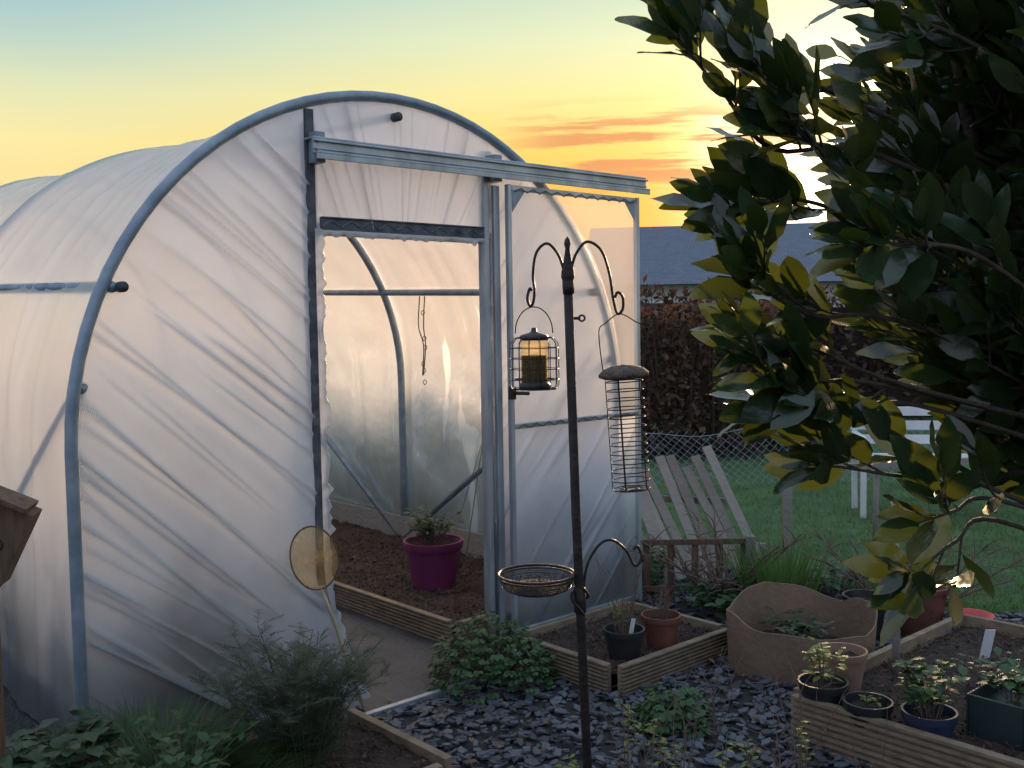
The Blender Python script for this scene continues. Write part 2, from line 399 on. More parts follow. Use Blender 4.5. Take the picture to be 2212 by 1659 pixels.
# ---------------------------------------------------------------- polytunnel
pt=empty('polytunnel',O0,math.atan2(.668,.744))
CX=-.53; RR=1.37; ZC=1.09; SL=.03; DL=-.93
def arch(off):
    off=min(abs(off),RR); return ZC+math.sqrt(max(RR*RR-off*off,0))
def hoop(s,r,rad=RR):
    p=[(CX-rad,s,-.05+SL*s),(CX-rad,s,.5+SL*s)]
    for i in range(0,41):
        a=math.pi-math.pi*i/40; p.append((CX+rad*math.cos(a),s,ZC+rad*math.sin(a)+SL*s))
    p+=[(CX+rad,s,.5+SL*s),(CX+rad,s,-.05+SL*s)]
    return p
HP=1.85; LEN=5.55
mb=MB()
mb.tube(hoop(-.012,.022,RR+.004),.022,12)
for i in(1,2,3): mb.tube(hoop(HP*i,.022,RR-.026),.024,10)
mb.obj('hoops',M['steel'],pt,smooth=True)
mb=MB()
CA=math.cos(math.asin((1.66-ZC)/RR))
for sgn in(-1,1):
    x=CX+sgn*(RR-.035)*CA
    mb.tube([(x,-.02,1.66),(x,LEN,1.66+SL*LEN)],.02,8)
    xx=CX+sgn*(RR-.045)
    mb.tube([(xx,.0,1.32),(xx,HP,.1)],.02,8); mb.tube([(xx,HP*2,1.32),(xx,HP,.1)],.02,8)
mb.tube([(CX,.0,2.39),(CX,LEN,2.39+SL*LEN)],.018,8)
mb.obj('purlins_and_braces',M['steel'],pt,smooth=True)
mb=MB()
for (x,z) in((CX-(RR-.065)*CA,1.66),(CX+(RR-.065)*CA,1.66),(CX,2.385)):
    mb.tube([(x,-.045,z),(x,-.005,z)],.019,12)
mb.obj('tube_end_caps',M['cap'],pt,smooth=True)
# cover
mb=MB(); prof=[]
nside=16; 
for i in range(nside): prof.append((-RR,ZC*i/nside))
for i in range(0,61):
    a=math.pi-math.pi*i/60; prof.append((RR*math.cos(a),ZC+RR*math.sin(a)))
for i in range(nside-1,-1,-1): prof.append((RR,ZC*i/nside))
NS=170; npf=len(prof)
for j in range(NS+1):
    s=LEN*j/NS; sag=math.sin(math.pi*((s%HP)/HP))
    for k,(x,z) in enumerate(prof):
        nrm=Vector((x,0,z-min(z,ZC))); nrm.normalize()
        d=-.045*sag**.7*(.2+.8*max(nrm.z,0)) 
        e=.3+.7*sag
        d+=e*(.010*noise.noise(Vector((k*.07,s*2.2,0)))+.006*noise.noise(Vector((k*.22,s*1.2,7))))
        cr_=1-min(abs(noise.noise(Vector((k*.19+s*.9,s*.7,2))))*5,1); d+=e*.012*cr_**2
        cr2=1-min(abs(noise.noise(Vector((k*.03,s*3.6,12))))*5,1); d+=e*.010*cr2**2*(.3+abs(nrm.x))
        mb.v.append(Vector((CX+x,s,z+SL*s))+nrm*d)
for j in range(NS):
    for k in range(npf-1):
        a=j*npf+k; mb.f.append([a,a+1,a+npf+1,a+npf])
mb.obj('polythene_cover',M['cover'],pt,smooth=True)
mb=MB(); mb.v=[(CX+x,LEN,z+SL*LEN) for x,z in prof]; mb.f=[list(range(npf))]
mb.obj('polythene_far_end',M['cover'],pt)
# pleats: each crease is a long straight fold
def mkcreases(seed,q0,q1,n,p0,p1,wr=(.010,.030)):
    rg=random.Random(seed); C=[]
    for i in range(n):
        q=q0+(q1-q0)*(i+rg.uniform(-.45,.45))/n
        thin=rg.random()<.6
        w_=rg.uniform(.006,.013) if thin else rg.uniform(*wr)
        C.append((q,w_,rg.uniform(.35,1)**1.2,rg.uniform(-.09,.09),p0+(p1-p0)*rg.uniform(-.2,.35),p1-(p1-p0)*rg.uniform(-.3,.35)))
    return C
def sst(x): x=max(0,min(1,x)); return x*x*(3-2*x)
def fold(q,p,C):
    h=0
    for (cq,w_,a,sl_,pa,pb) in C:
        d=(q-cq-sl_*(p-pa))/w_
        if -3<d<2:
            f=sst((p-pa)/.25)*sst((pb-p)/.25)
            if f>0: h+=a*f*math.exp(-(d*2.4 if d>0 else -d*1.2))*(w_/.016)**.6
    return h
def panel(t0,t1,z0f,z1f,qf,amp,C,seed,nx,nz,name,mat,soff=0,edge=None):
    mb=MB(); A=[]
    for i in range(nx+1):
        t=t0+(t1-t0)*i/nx; za=z0f(t); zb=z1f(t)
        for j in range(nz+1):
            v=j/nz; z=za+(zb-za)*v; q,p=qf(t,z)
            e=min(1,min(i,nx-i)/5,(nz-j)/5)
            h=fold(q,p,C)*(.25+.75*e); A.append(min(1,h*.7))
            s=soff-amp*h-.016*noise.noise(Vector((t*2,z*2,seed)))*e-amp*.45*noise.noise(Vector((q*9,p*.8,seed)))*e
            x=t
            if edge: x,s=edge(t,z,x,s,i/nx)
            mb.v.append((x,s,z))
    for i in range(nx):
        for j in range(nz):
            a=i*(nz+1)+j; mb.f.append([a,a+nz+1,a+nz+2,a+1])
    o=mb.obj(name,mat,pt,smooth=True)
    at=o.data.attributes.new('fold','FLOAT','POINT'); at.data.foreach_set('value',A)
    return o
def flare(t,z,x,s,u):
    if z<.55:
        k=((.55-z)/.55)**1.6; s-=k*.27*u**2
    return x,s
ql=lambda t,z:((z+.86*t)*.76,(t-.86*z)*.76)
CL=mkcreases(3,-1.35,1.15,46,-2.6,-.9)
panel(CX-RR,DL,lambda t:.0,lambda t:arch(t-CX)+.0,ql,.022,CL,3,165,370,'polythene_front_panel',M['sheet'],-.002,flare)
def qtop(t,z):
    dx=t+.5; dz=z-1.35; return math.atan2(dx,dz)*1.0,math.hypot(dx,dz)
CT=mkcreases(8,-.75,.75,22,.4,1.2)
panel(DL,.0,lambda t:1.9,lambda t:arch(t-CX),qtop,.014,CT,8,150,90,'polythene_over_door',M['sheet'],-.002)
qr=lambda t,z:((z-1.25*t)*.65,(t*1.25+z)*.6)
CR_=mkcreases(15,-.8,1.45,38,-.1,1.7)
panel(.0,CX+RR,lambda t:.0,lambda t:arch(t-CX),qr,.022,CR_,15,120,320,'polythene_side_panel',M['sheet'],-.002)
# door frame
mb=MB()
mb.box((DL,.03,1.16),(.05,.05,2.32)); mb.box((-.0,.03,1.16),(.05,.05,2.28))
mb.box((DL/2,.03,1.905),(.875,.045,.05))
mb.obj('door_frame',M['alu'],pt,bevel=.003)
mb=MB()
mb.box((DL-.014,-.008,1.20),(.038,.016,2.34))
mb.obj('clamping_strip',M['dark'],pt,bevel=.002)
mb=MB()
mb.box((DL/2,-.008,1.925),(.875,.014,.05)); mb.box((DL/2,-.014,1.948),(.87,.014,.006)); mb.box((DL/2,-.014,1.902),(.87,.014,.006))
mb.obj('lintel_channel',M['dark'],pt,bevel=.001)
mb=MB()
n=160
for i in range(n+1):
    z=.05+1.85*i/n
    a=.022*noise.noise(Vector((0,z*9,3)))+.014*noise.noise(Vector((0,z*30,3)))
    k=max(0,(.55-z)/.55)**1.6*.27
    b=len(mb.v); mb.v+= [(DL-.007,-.022-k,z),(DL+.01+a,-.045+a-k,z),(DL+.03+a*1.3,-.02-a-k,z)]
    if i: mb.f+=[[b-3,b-2,b+1,b],[b-2,b-1,b+2,b+1]]
mb.obj('ruffled_sheet_edge',M['sheet'],pt,smooth=True)
mb=MB()
for i in range(n+1):
    t=DL+.025+.88*i/n; a=.018*noise.noise(Vector((t*11,2,3)))+.010*noise.noise(Vector((t*33,5,3)))
    b=len(mb.v); mb.v+=[(t,-.017,1.900+a*.3),(t,-.026+a*.4,1.886+a),(t,-.018,1.874+a*1.4)]
    if i: mb.f+=[[b-3,b-2,b+1,b],[b-2,b-1,b+2,b+1]]
mb.obj('ruffled_lintel_edge',M['sheet'],pt,smooth=True)
mb=MB()
pts=[(DL+.03+.87*i/19,-.018,1.925+(.012 if i%2 else -.012)) for i in range(20)]; mb.tube(pts,.0016,5)
mb.obj('wiggle_wire',M['steel'],pt)
# rail
mb=MB()
RX=.02
mb.box((RX,-.075,2.215),(1.98,.012,.060)); mb.box((RX,-.045,2.249),(1.98,.07,.008)); mb.box((RX,-.09,2.188),(1.98,.04,.008)); mb.box((RX,-.105,2.174),(1.98,.008,.024))
mb.box((RX,-.088,2.236),(1.98,.016,.008)); mb.box((RX,-.084,2.205),(1.98,.008,.006))
mb.obj('door_rail',M['alu'],pt,bevel=.002)
mb=MB()
for x in(DL,0.0): mb.box((x,-.036,2.215),(.045,.066,.12))
for z in(2.235,2.20): mb.tube([(DL-.02,-.081,z),(DL-.02,-.09,z)],.008,8)
mb.obj('rail_brackets',M['steel'],pt,bevel=.002)
mb=MB()
mb.box((.012,-.03,1.07),(.035,.02,2.14)); mb.box((-.035,-.012,1.1),(.028,.02,2.2))
mb.obj('door_post_trim',M['alu'],pt,bevel=.003)
# sliding door
D0=.035; D1=.95; ds=-.075
mb=MB()
for x in(D0+.015,D1-.012): mb.box((x,ds,1.09),(.022,.026,2.11))
for z in(.06,1.03,2.13): mb.box(((D0+D1)/2,ds,z),(D1-D0-.055,.022,.024))
mb.obj('sliding_door_frame',M['alu'],pt,bevel=.003)
mb=MB()
for x,dx in((D0+.03,1),(D1-.03,-1)):
    b=len(mb.v); mb.v+=[(x,ds-.008,2.118),(x+dx*.08,ds-.008,2.118),(x,ds-.008,2.02)]; mb.f.append([b,b+1,b+2])
mb.obj('door_gussets',M['steel'],pt,solid=.004)
mb=MB()
for zz in(1.03,2.12):
    pts=[(D0+.04+(D1-D0-.08)*i/21,ds-.018,zz+(.009 if i%2 else -.009)) for i in range(22)]; mb.tube(pts,.0028,5)
mb.obj('door_wiggle_wire',M['dark'],pt)
qd=lambda t,z:((z-1.1*t)*.65,(t*1.1+z)*.6)
CD=mkcreases(21,-.7,.8,18,0,1.6)
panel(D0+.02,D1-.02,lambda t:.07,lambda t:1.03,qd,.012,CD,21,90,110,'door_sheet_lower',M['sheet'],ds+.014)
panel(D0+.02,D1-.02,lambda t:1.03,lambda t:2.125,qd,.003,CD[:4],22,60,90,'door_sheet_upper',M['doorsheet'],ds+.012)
mb=MB(); mb.tube([(.04,-.1,1.19),(.04,-.125,1.19),(.11,-.13,1.185)],.009,8); mb.box((.035,-.1,1.19),(.03,.02,.06))
mb.obj('door_handle',M['black'],pt,smooth=False)
mb=MB(); mb.box((-.58,2.5,.0125),(.74,5.7,.025)); mb.obj('path_slab',M['slab'],pt,bevel=.004)
mb=MB(); mb.box((-.66,-.36,.018),(.66,.025,.036)); mb.obj('threshold_bar',M['alu'],pt,bevel=.003)
mb=MB(); mb.deck((-.2,.08,0),(-.2,LEN-.1,0),.14,.03,out=(-1,0,0)); mb.deck((-.2,.05,0),(.8,.05,0),.14,.03,out=(0,-1,0))
mb.obj('bed_boards',M['wood'],pt)
mb=MB(); mb.box((CX+RR-.045,LEN/2,.1+.05),(.03,LEN-.1,.2)); mb.box((CX-RR+.045,LEN/2,.1),(.03,LEN-.1,.2)); mb.obj('base_rails',M['oldwood'],pt)
def soil(mb,x0,x1,y0,y1,z,amp,n=60,m=60):
    b=len(mb.v)
    for i in range(n+1):
        for j in range(m+1):
            x=x0+(x1-x0)*i/n; y=y0+(y1-y0)*j/m
            mb.v.append((x,y,z+amp*noise.noise(Vector((x*4,y*4,z)))+amp*.5*noise.noise(Vector((x*17,y*17,1)))))
    for i in range(n):
        for j in range(m):
            a=b+i*(m+1)+j; mb.f.append([a,a+m+1,a+m+2,a+1])
def crumbs(mb,x0,x1,y0,y1,z,n,r=(.004,.014)):
    for i in range(n):
        c=Vector((U(x0,x1),U(y0,y1),z+U(0,.012))); b=len(mb.v); rr=U(*r)
        for k in range(4): mb.v.append(c+rdir()*rr*U(.6,1.2))
        mb.f+=[[b,b+1,b+2],[b,b+2,b+3],[b,b+3,b+1],[b+1,b+3,b+2]]
mb=MB(); soil(mb,-.19,CX+RR-.06,.08,LEN-.1,.115,.03,50,160); mb.obj('bed_soil',M['soil'],pt,smooth=True)
mb=MB(); crumbs(mb,-.17,CX+RR-.08,.1,3.2,.12,6500)
for i in range(520):
    a=U(0,6.28); p=Vector((U(-.15,.75),U(.1,3),.135)); mb.blade(p,(math.cos(a),math.sin(a),U(.0,.3)),U(.04,.12),.003,.1,2)
mb.obj('soil_litter',M['crumb'],pt)
mb=MB(); mb.deck((-1.02,.1,0),(-1.02,LEN-.1,0),.14,.03,out=(1,0,0)); mb.obj('left_bed_board',M['wood'],pt)
mb=MB(); soil(mb,CX-RR+.07,-1.03,.1,LEN-.1,.11,.03,30,120); mb.obj('left_bed_soil',M['soil'],pt,smooth=True)
mb=MB()
xh=CX+RR-.17
for k in(0,.05):
    mb.tube(cr([(xh-.03,1.35+k,1.68),(xh-.035,1.36+k,1.5),(xh-.03,1.35+k*.4,1.38),(xh-.035,1.37+k*.2,1.2)],5),.004,5)
for k in range(6):
    mb.ring((xh-.03,1.36+U(-.02,.03),U(1.15,1.62)),.014,.003,10,Euler((1.4,U(0,3),0)).to_matrix(),4)
mb.obj('hanging_string',M['rope'],pt)
mb=MB(); mb.tube([(.45,.55,1.1),(.42,.75,.15)],.003,5); mb.tube([(.47,.5,1.15),(.45,.95,.15)],.002,5); mb.obj('garden_twine',M['rope'],pt)

def pot(name,c,r,h,mat,soilm=True,taper=.72,rim=.018):
    e=empty(name,c)
    mb=MB(); mb.lathe([(0,0),(r*taper,0),(r*.955,h-rim*1.6),(r*1.0,h-rim*1.6),(r*1.04,h-rim),(r*1.04,h),(r*.95,h),(r*.92,h-rim),(r*.88,h-.04)],n=40)
    mb.obj('pot_body',mat,e,smooth=True).modifiers.new('e','EDGE_SPLIT').split_angle=.6
    if soilm:
        mb=MB()
        mb.v.append(Vector((0,0,h-.03)))
        for ri in(.3,.6,.93):
            for k in range(20):
                a=k*math.pi/10; mb.v.append(Vector((r*ri*math.cos(a),r*ri*math.sin(a),h-.032+U(-.008,.008))))
        for k in range(20):
            l=(k+1)%20; mb.f.append([0,1+k,1+l])
            for q in(0,20): mb.f.append([1+q+k,21+q+k,21+q+l,1+q+l])
        mb.obj('potting_soil',M['soil'],e,smooth=True)
    return e
def stems(mb,c,n,h,spread,r=.002):
    tips=[]
    for i in range(n):
        a=U(0,6.28); s=spread*math.sqrt(R()); tip=Vector(c)+Vector((math.cos(a)*s,math.sin(a)*s,h*U(.6,1)))
        b=Vector(c)+Vector((math.cos(a)*s*.25,math.sin(a)*s*.25,0))
        mid=(b+tip)/2+Vector((U(-.02,.02),U(-.02,.02),.15*h)); pts=cr([b,mid,tip],4)
        mb.tube(pts,[r*(1-.5*k/len(pts)) for k in range(len(pts))],4); tips.append(pts)
    return tips
def leafyplant(name,c,n,h,spread,lmat,ls=(.03,.05),per=7,lw=.6,parent=None,stemmat=None,droop=.2):
    e=parent or empty(name,c); base=(0,0,0) if not parent else c
    mb=MB(); T=stems(mb,base,n,h,spread,.0022); mb.obj('stems',stemmat or M['twig'],e)
    mb=MB()
    for pts in T:
        for k in range(per):
            t=.3+.7*(k+R())/per; p=pts[min(int(t*(len(pts)-1)),len(pts)-1)]
            a=U(0,6.28); d=Vector((math.cos(a),math.sin(a),U(-.2,.7))); l=U(*ls)
            mb.leaf(p,d,(0,0,1),l,l*lw,droop,.15,.05)
    mb.obj('leaves',lmat,e,smooth=True); return e
pc=TS(.17,.7,.115); pp=pot('purple_plant_pot',pc,.155,.25,M['purple'],rim=.028)
leafyplant('x',(0,0,.22),36,.19,.19,M['green'],(.03,.06),6,.5,parent=pp)
mb=MB(); 
e=empty('compost_bag',TS(-1.45,.32,.11),math.radians(40))
mb.lathe([(0,0),(.2,.0),(.25,.08),(.24,.25),(.2,.36),(.12,.42),(0,.43)],n=20)
for i,v in enumerate(mb.v): mb.v[i]=Vector((v.x*1.25,v.y*.7,v.z))+Vector((noise.noise(v*6),noise.noise(v*6+Vector((5,0,0))),0))*.04
mb.obj('bag_body',pmat('brown_bag',(.12,.07,.05),(.05,.035,.03),scale=5,rough=.6),e,smooth=True)
b1=pot('black_plant_pot',TS(-1.2,.16,.12),.12,.24,M['blackp']); b2=pot('black_plant_pot.001',TS(-1.6,.9,.12),.16,.3,M['blackp'])
leafyplant('x',(0,0,.26),14,.5,.2,M['darkgreen'],(.05,.09),7,.5,parent=b2)

# ---------------------------------------------------------------- fishing net
fn=empty('fishing_net',(-.77,3.86,.62))
rot=Euler((math.radians(80),0,math.radians(15))).to_matrix()@Matrix.Rotation(math.radians(10),3,'Z')
mb=MB(); hp=[]
for i in range(36):
    a=2*math.pi*i/36; hp.append(rot@Vector((.090*math.cos(a),.122*math.sin(a),0)))
mb.tube(hp,.0035,6,True); mb.obj('net_hoop',M['brownwood'],fn,smooth=True)
mb=MB(); bp=rot@Vector((0,-.122,0)); mb.tube([bp,Vector((.06,-.02,-.2)),Vector((.20,-.06,-.615))],.006,8); mb.obj('bamboo_handle',pmat('bamboo',(.42,.34,.2),(.3,.23,.13),rough=.5),fn,smooth=True)
m,nt,out=newmat('net_mesh'); L=nt.links.new
tc=N(nt,'ShaderNodeTexCoord'); no=N(nt,'ShaderNodeTexNoise'); no.inputs['Scale'].default_value=16; no.inputs['Detail'].default_value=2; L(tc.outputs['Object'],no.inputs['Vector'])
rp=ramp(nt,[(.3,(.15,.15,.15)),(.75,(.45,.45,.45))]); L(no.outputs[0],rp.inputs[0])
d=N(nt,'ShaderNodeBsdfDiffuse'); d.inputs[0].default_value=(.7,.48,.22,1); t=N(nt,'ShaderNodeBsdfTranslucent'); t.inputs[0].default_value=(.95,.66,.32,1)
a=N(nt,'ShaderNodeMixShader'); a.inputs[0].default_value=.5; L(d.outputs[0],a.inputs[1]); L(t.outputs[0],a.inputs[2])
tr=N(nt,'ShaderNodeBsdfTransparent'); tr.inputs[0].default_value=(1,.84,.6,1); b=N(nt,'ShaderNodeMixShader'); L(rp.outputs[0],b.inputs[0]); L(tr.outputs[0],b.inputs[1]); L(a.outputs[0],b.inputs[2]); L(b.outputs[0],out.inputs[0])
mb=MB(); nr=16
for j in range(nr+1):
    f=1-j/nr; dp=.05*(1-f*f)
    for i in range(48):
        a=2*math.pi*i/48
        mb.v.append(rot@Vector((.090*f*math.cos(a)+.02*(1-f),.122*f*math.sin(a)-.05*(1-f),dp+.035*noise.noise(Vector((f*math.cos(a)*3,f*math.sin(a)*3,3)))*min(1,j/2)+.008*math.sin(a*9)*f*(1-f)*4)))
for j in range(nr):
    for i in range(48):
        l=(i+1)%48; mb.f.append([j*48+i,j*48+l,(j+1)*48+l,(j+1)*48+i])
mb.obj('net_bag',m,fn,smooth=True)

# ---------------------------------------------------------------- bird feeder stand
bf=empty('bird_feeder_stand',(.155,2.7,0))
X0=.155
mb=MB(); mb.tube([(.048,0,-.02),(.014,0,1.0),(0,0,1.62)],.0125,14)
mb.tube([(.0225,0,.73),(.021,0,.80)],.0165,14); mb.tube([(.0015,0,1.59),(0,0,1.625)],.0155,14)
mb.lathe([(0.013,1.62),(.018,1.635),(.017,1.65),(.012,1.67),(.008,1.695),(.006,1.71),(.0095,1.722),(.007,1.733),(0,1.742)],n=16)
mb.tube([(.005,0,1.525),(.032,0,1.525)],.004,8); mb.ring((.036,0,1.525),.008,.003,10,Matrix.Rotation(math.pi/2,3,'X'))
mb.obj('pole',M['rust'],bf,smooth=True)
mb=MB()
def hk(P,y=0): return cr([(x-X0,y,z) for x,z in P],6)
lh=[(.146,1.635),(.142,1.661),(.128,1.698),(.1006,1.724),(.0724,1.700),(.0626,1.643),(.066,1.60),(.062,1.568),(.053,1.560),(.047,1.58),(.053,1.605),(.060,1.60)]
rh=[(.162,1.635),(.166,1.661),(.179,1.698),(.207,1.727),(.244,1.704),(.265,1.643),(.275,1.575),(.286,1.536),(.300,1.548),(.300,1.58),(.287,1.592),(.279,1.578)]
mb.tube(hk(lh),.0038,8); mb.tube(hk(rh),.0038,8)
lo=[(.188,.76),(.190,.82),(.203,.872),(.235,.918),(.27,.925),(.305,.895),(.322,.86),(.335,.858),(.345,.88),(.335,.908),(.322,.90)]
mb.tube(hk(lo),.0038,8)
mb.obj('hooks',M['black'],bf,smooth=True)
mb=MB(); tcn=Vector((.06-X0,-.0,.0)); zr=.837
mb.ring(tcn+Vector((0,0,zr)),.103,.004,40); mb.ring(tcn+Vector((0,0,zr-.008)),.102,.0025,40)
mb.tube(cr([tcn+Vector((.103,0,zr-.01)),(.012,-.0,zr-.03),(.03,-.012,.80),(.045,0,.775),(.03,.01,.765),(.005,-.01,.79),(.0,-.02,.77),(.02,-.02,.745),(.03,-.02,.73)],5),.004,7)
mb.obj('tray_ring',M['black'],bf,smooth=True)
mb=MB()
prf=[(.101,zr-.004),(.097,zr-.022),(.088,zr-.037),(.07,zr-.045),(.035,zr-.048)]
for r,z in prf[1:]: mb.ring(tcn+Vector((0,0,z)),r,.0008,40,None,4)
for zz in(zr-.009,zr-.014,zr-.019,zr-.027,zr-.032): mb.ring(tcn+Vector((0,0,zz)),.0995-(zr-zz)*.18,.0007,40,None,4)
for k in range(110):
    a=2*math.pi*k/110; mb.tube([tcn+Vector((r*math.cos(a+q*.12),r*math.sin(a+q*.12),z)) for q,(r,z) in enumerate(prf)],.0007,4)
mb.obj('tray_mesh',M['black'],bf)
mb=MB(); mb.lathe([(.086,zr-.036),(.05,zr-.03),(.0,zr-.028)],tcn,30); mb.obj('tray_seed',pmat('old_seed',(.12,.09,.07),(.03,.025,.02),scale=150,rough=.9,bump=1,bscale=200),bf,smooth=True)
mb=MB()
for i in range(350):
    a=U(0,6.28); r=.085*math.sqrt(R()); c=tcn+Vector((r*math.cos(a),r*math.sin(a),zr-.028+U(0,.006))); mb.leaf(c,rdir(-.1),(0,0,1),.008,.004)
mb.obj('tray_seed_grains',M['crumb'],bf)

sf=empty('caged_seed_feeder',(.063,2.7,0))
mb=MB(); arc=[]
for i in range(21):
    a=math.pi*i/20; arc.append((.050*math.cos(a),0,1.487+.070*math.sin(a)))
mb.tube(arc,.0018,6)
Rr=.065
pr=[(.036,1.478),(.052,1.474),(.0635,1.46),(Rr,1.44),(Rr,1.35),(.060,1.338),(.0,1.336)]
for k in range(14):
    a=2*math.pi*k/14; mb.tube([(r*math.cos(a),r*math.sin(a),z) for r,z in pr],.0012,5)
for z,r in((1.474,.052),(1.448,Rr),(1.42,Rr),(1.392,Rr),(1.364,Rr),(1.34,.060),(1.337,.03)): mb.ring((0,0,z),r,.0012,36,None,5)
mb.obj('wire_cage',M['black'],sf,smooth=True)
mb=MB(); mb.lathe([(0,1.502),(.006,1.502),(.008,1.492),(.014,1.488),(.036,1.482),(.04,1.474),(.034,1.468),(0,1.468)],n=28)
mb.lathe([(0,1.336),(.042,1.336),(.042,1.352),(.036,1.356)],n=28)
mb.tube([(-.052,0,1.365),(.052,0,1.365)],.0025,6)
mb.obj('lid_and_base',M['blackp'],sf,smooth=True)
mb=MB(); mb.lathe([(.034,1.35),(.034,1.428),(0,1.431)],n=28); mb.obj('seed',pmat('tube_seed',(.14,.10,.05),(.05,.035,.02),scale=150,rough=.8,bump=1,bscale=200),sf,smooth=True)
m,nt,out=newmat('amber_tube'); g=N(nt,'ShaderNodeBsdfTransparent'); g.inputs[0].default_value=(.95,.87,.68,1); gl=N(nt,'ShaderNodeBsdfGlossy'); gl.inputs['Roughness'].default_value=.08
tl=N(nt,'ShaderNodeBsdfTranslucent'); tl.inputs[0].default_value=(.8,.62,.35,1)
x=N(nt,'ShaderNodeMixShader'); x.inputs[0].default_value=.12; nt.links.new(g.outputs[0],x.inputs[1]); nt.links.new(tl.outputs[0],x.inputs[2])
y=N(nt,'ShaderNodeMixShader'); y.inputs[0].default_value=.06; nt.links.new(x.outputs[0],y.inputs[1]); nt.links.new(gl.outputs[0],y.inputs[2]); nt.links.new(y.outputs[0],out.inputs[0])
mb=MB(); mb.lathe([(.0362,1.345),(.0362,1.470)],n=28); mb.obj('clear_tube',m,sf,smooth=True)

su=empty('suet_ball_feeder',(.291,2.7,1.53)); su.rotation_euler=(0,math.radians(-3.5),0)
mb=MB()
mb.tube(cr([(-.052,0,-.165),(-.057,0,-.10),(-.057,0,-.035),(-.04,0,-.018),(0,0,.005),(.04,0,-.018),(.057,0,-.035),(.057,0,-.10),(.052,0,-.165)],5),.0017,6)
for i in range(13): mb.ring((0,0,-.175-i*.0242),.050,.0016,36,None,5)
for k in range(5):
    a=2*math.pi*(k+.4)/5; mb.tube([(.050*math.cos(a),.050*math.sin(a),-.16),(.050*math.cos(a),.050*math.sin(a),-.466),(.012*math.cos(a),.012*math.sin(a),-.466)],.0014,5)
for r in(.035,.02): mb.ring((0,0,-.466),r,.0014,24,None,5)
mb.obj('wire_cage',M['rust'],su,smooth=True)
mb=MB(); mb.lathe([(0,-.130),(.03,-.133),(.055,-.142),(.067,-.154),(.067,-.162),(.05,-.168),(0,-.168)],n=32); mb.obj('domed_lid',M['lid'],su,smooth=True)

# ---------------------------------------------------------------- raised beds
def raised(name,c,a,b,h,mat=None):
    c=Vector(c);a=Vector(a);b=Vector(b); e=empty(name,c)
    mb=MB(); Z=Vector((0,0,0)); an=a.normalized(); bn=b.normalized()
    mb.deck(Z-an*.0,a,h,.032,out=-bn); mb.deck(bn*.034,b,h,.032,out=-an); mb.deck(b,b+a,h,.032,out=bn); mb.deck(a+bn*.034,a+b,h,.032,out=an)
    mb.obj('boards',mat or M['wood'],e)
    mb=MB(); n=24
    for i in range(n+1):
        for j in range(n+1):
            p=a*(i/n)+b*(j/n); mb.v.append(p+Vector((0,0,h*.72+.018*noise.noise(p*6+Vector(c))+.01*noise.noise(p*25))))
    for i in range(n):
        for j in range(n):
            q=i*(n+1)+j; mb.f.append([q,q+n+1,q+n+2,q+1])
    mb.obj('soil',M['soil'],e,smooth=True)
    mb=MB()
    for i in range(int(1100*a.length*b.length/.4)):
        p=a*R()+b*R()+Vector((0,0,h*.75+U(0,.012))); q=len(mb.v); r=U(.003,.012)
        for k in range(4): mb.v.append(p+rdir()*r)
        mb.f+=[[q,q+1,q+2],[q,q+2,q+3],[q,q+3,q+1],[q+1,q+3,q+2]]
    mb.obj('soil_crumbs',M['crumb'],e)
    return e
ax=Vector((.744,.668,0)); ay=Vector((-.668,.744,0))
raised('raised_bed',(.41,4.0,0),ax*.72,ay*.58,.13)
p1=pot('black_plant_pot.002',(.46,4.20,.09),.085,.13,M['blackp']); p2=pot('terracotta_plant_pot',(.64,4.36,.09),.085,.14,M['terra'])
leafyplant('x',(0,0,.1),12,.16,.06,M['lime'],(.012,.02),9,.4,parent=p1); 
mb=MB(); mb.box((.03,-.04,.15),(.018,.002,.07),Euler((.2,.15,0)).to_matrix()); mb.obj('plant_label',M['white'],p1)
mb=MB(); stems(mb,(0,0,.12),30,.16,.09,.0016); mb.obj('dry_stems',M['twig'],p2)
mb=MB(); stems(mb,(0,0,.1),14,.42,.12,.0014); mb.obj('dry_stems',M['twig'],p1)

raised('raised_bed.001',(1.0,3.54,0),Vector((.668,-.744,0))*1.5,Vector((.744,.668,0))*1.35,.18)
a1=pot('terracotta_plant_pot.001',(1.22,3.70,.12),.085,.16,pmat('buff_terracotta',(.30,.18,.12),(.20,.12,.085),rough=.7,bump=.2))
a2=pot('black_plant_pot.003',(1.09,3.52,.12),.085,.11,M['blackp'])
a3=pot('black_plant_pot.004',(1.20,3.38,.12),.08,.09,M['blackp'])
a4=pot('blue_plant_pot',(1.36,3.26,.11),.085,.11,M['bluep'])
leafyplant('x',(0,0,.08),9,.19,.09,M['lime'],(.03,.05),7,.55,parent=a2)
leafyplant('x',(0,0,.08),18,.20,.13,M['green'],(.04,.06),7,.6,parent=a4)
leafyplant('x',(0,0,.07),3,.04,.03,M['lime'],(.02,.03),4,.55,parent=a3)
e=empty('rectangular_planter',(1.66,3.30,.12),math.radians(42))
mb=MB(); 
for (cx_,cy,sx_,sy) in((0,-.09,.3,.008),(0,.09,.3,.008),(-.146,0,.008,.172),(.146,0,.008,.172)): mb.box((cx_,cy,.075),(sx_,sy,.15))
mb.box((0,0,.10),(.284,.172,.01)); mb.obj('planter_body',pmat('green_plastic',(.02,.04,.04),rough=.45),e,bevel=.003)
leafyplant('x',(0,0,.11),14,.12,.13,M['green'],(.04,.06),5,.7,parent=e)
mb=MB(); mb.box((0,0,.04),(.05,.003,.13),Euler((.15,.1,.3)).to_matrix()); o=mb.obj('plant_label',M['white']); o.location=(1.9,4.0,.15)
leafyplant('seedling_plants',(1.75,3.6,.12),12,.16,.25,M['green'],(.03,.05),4,.6)
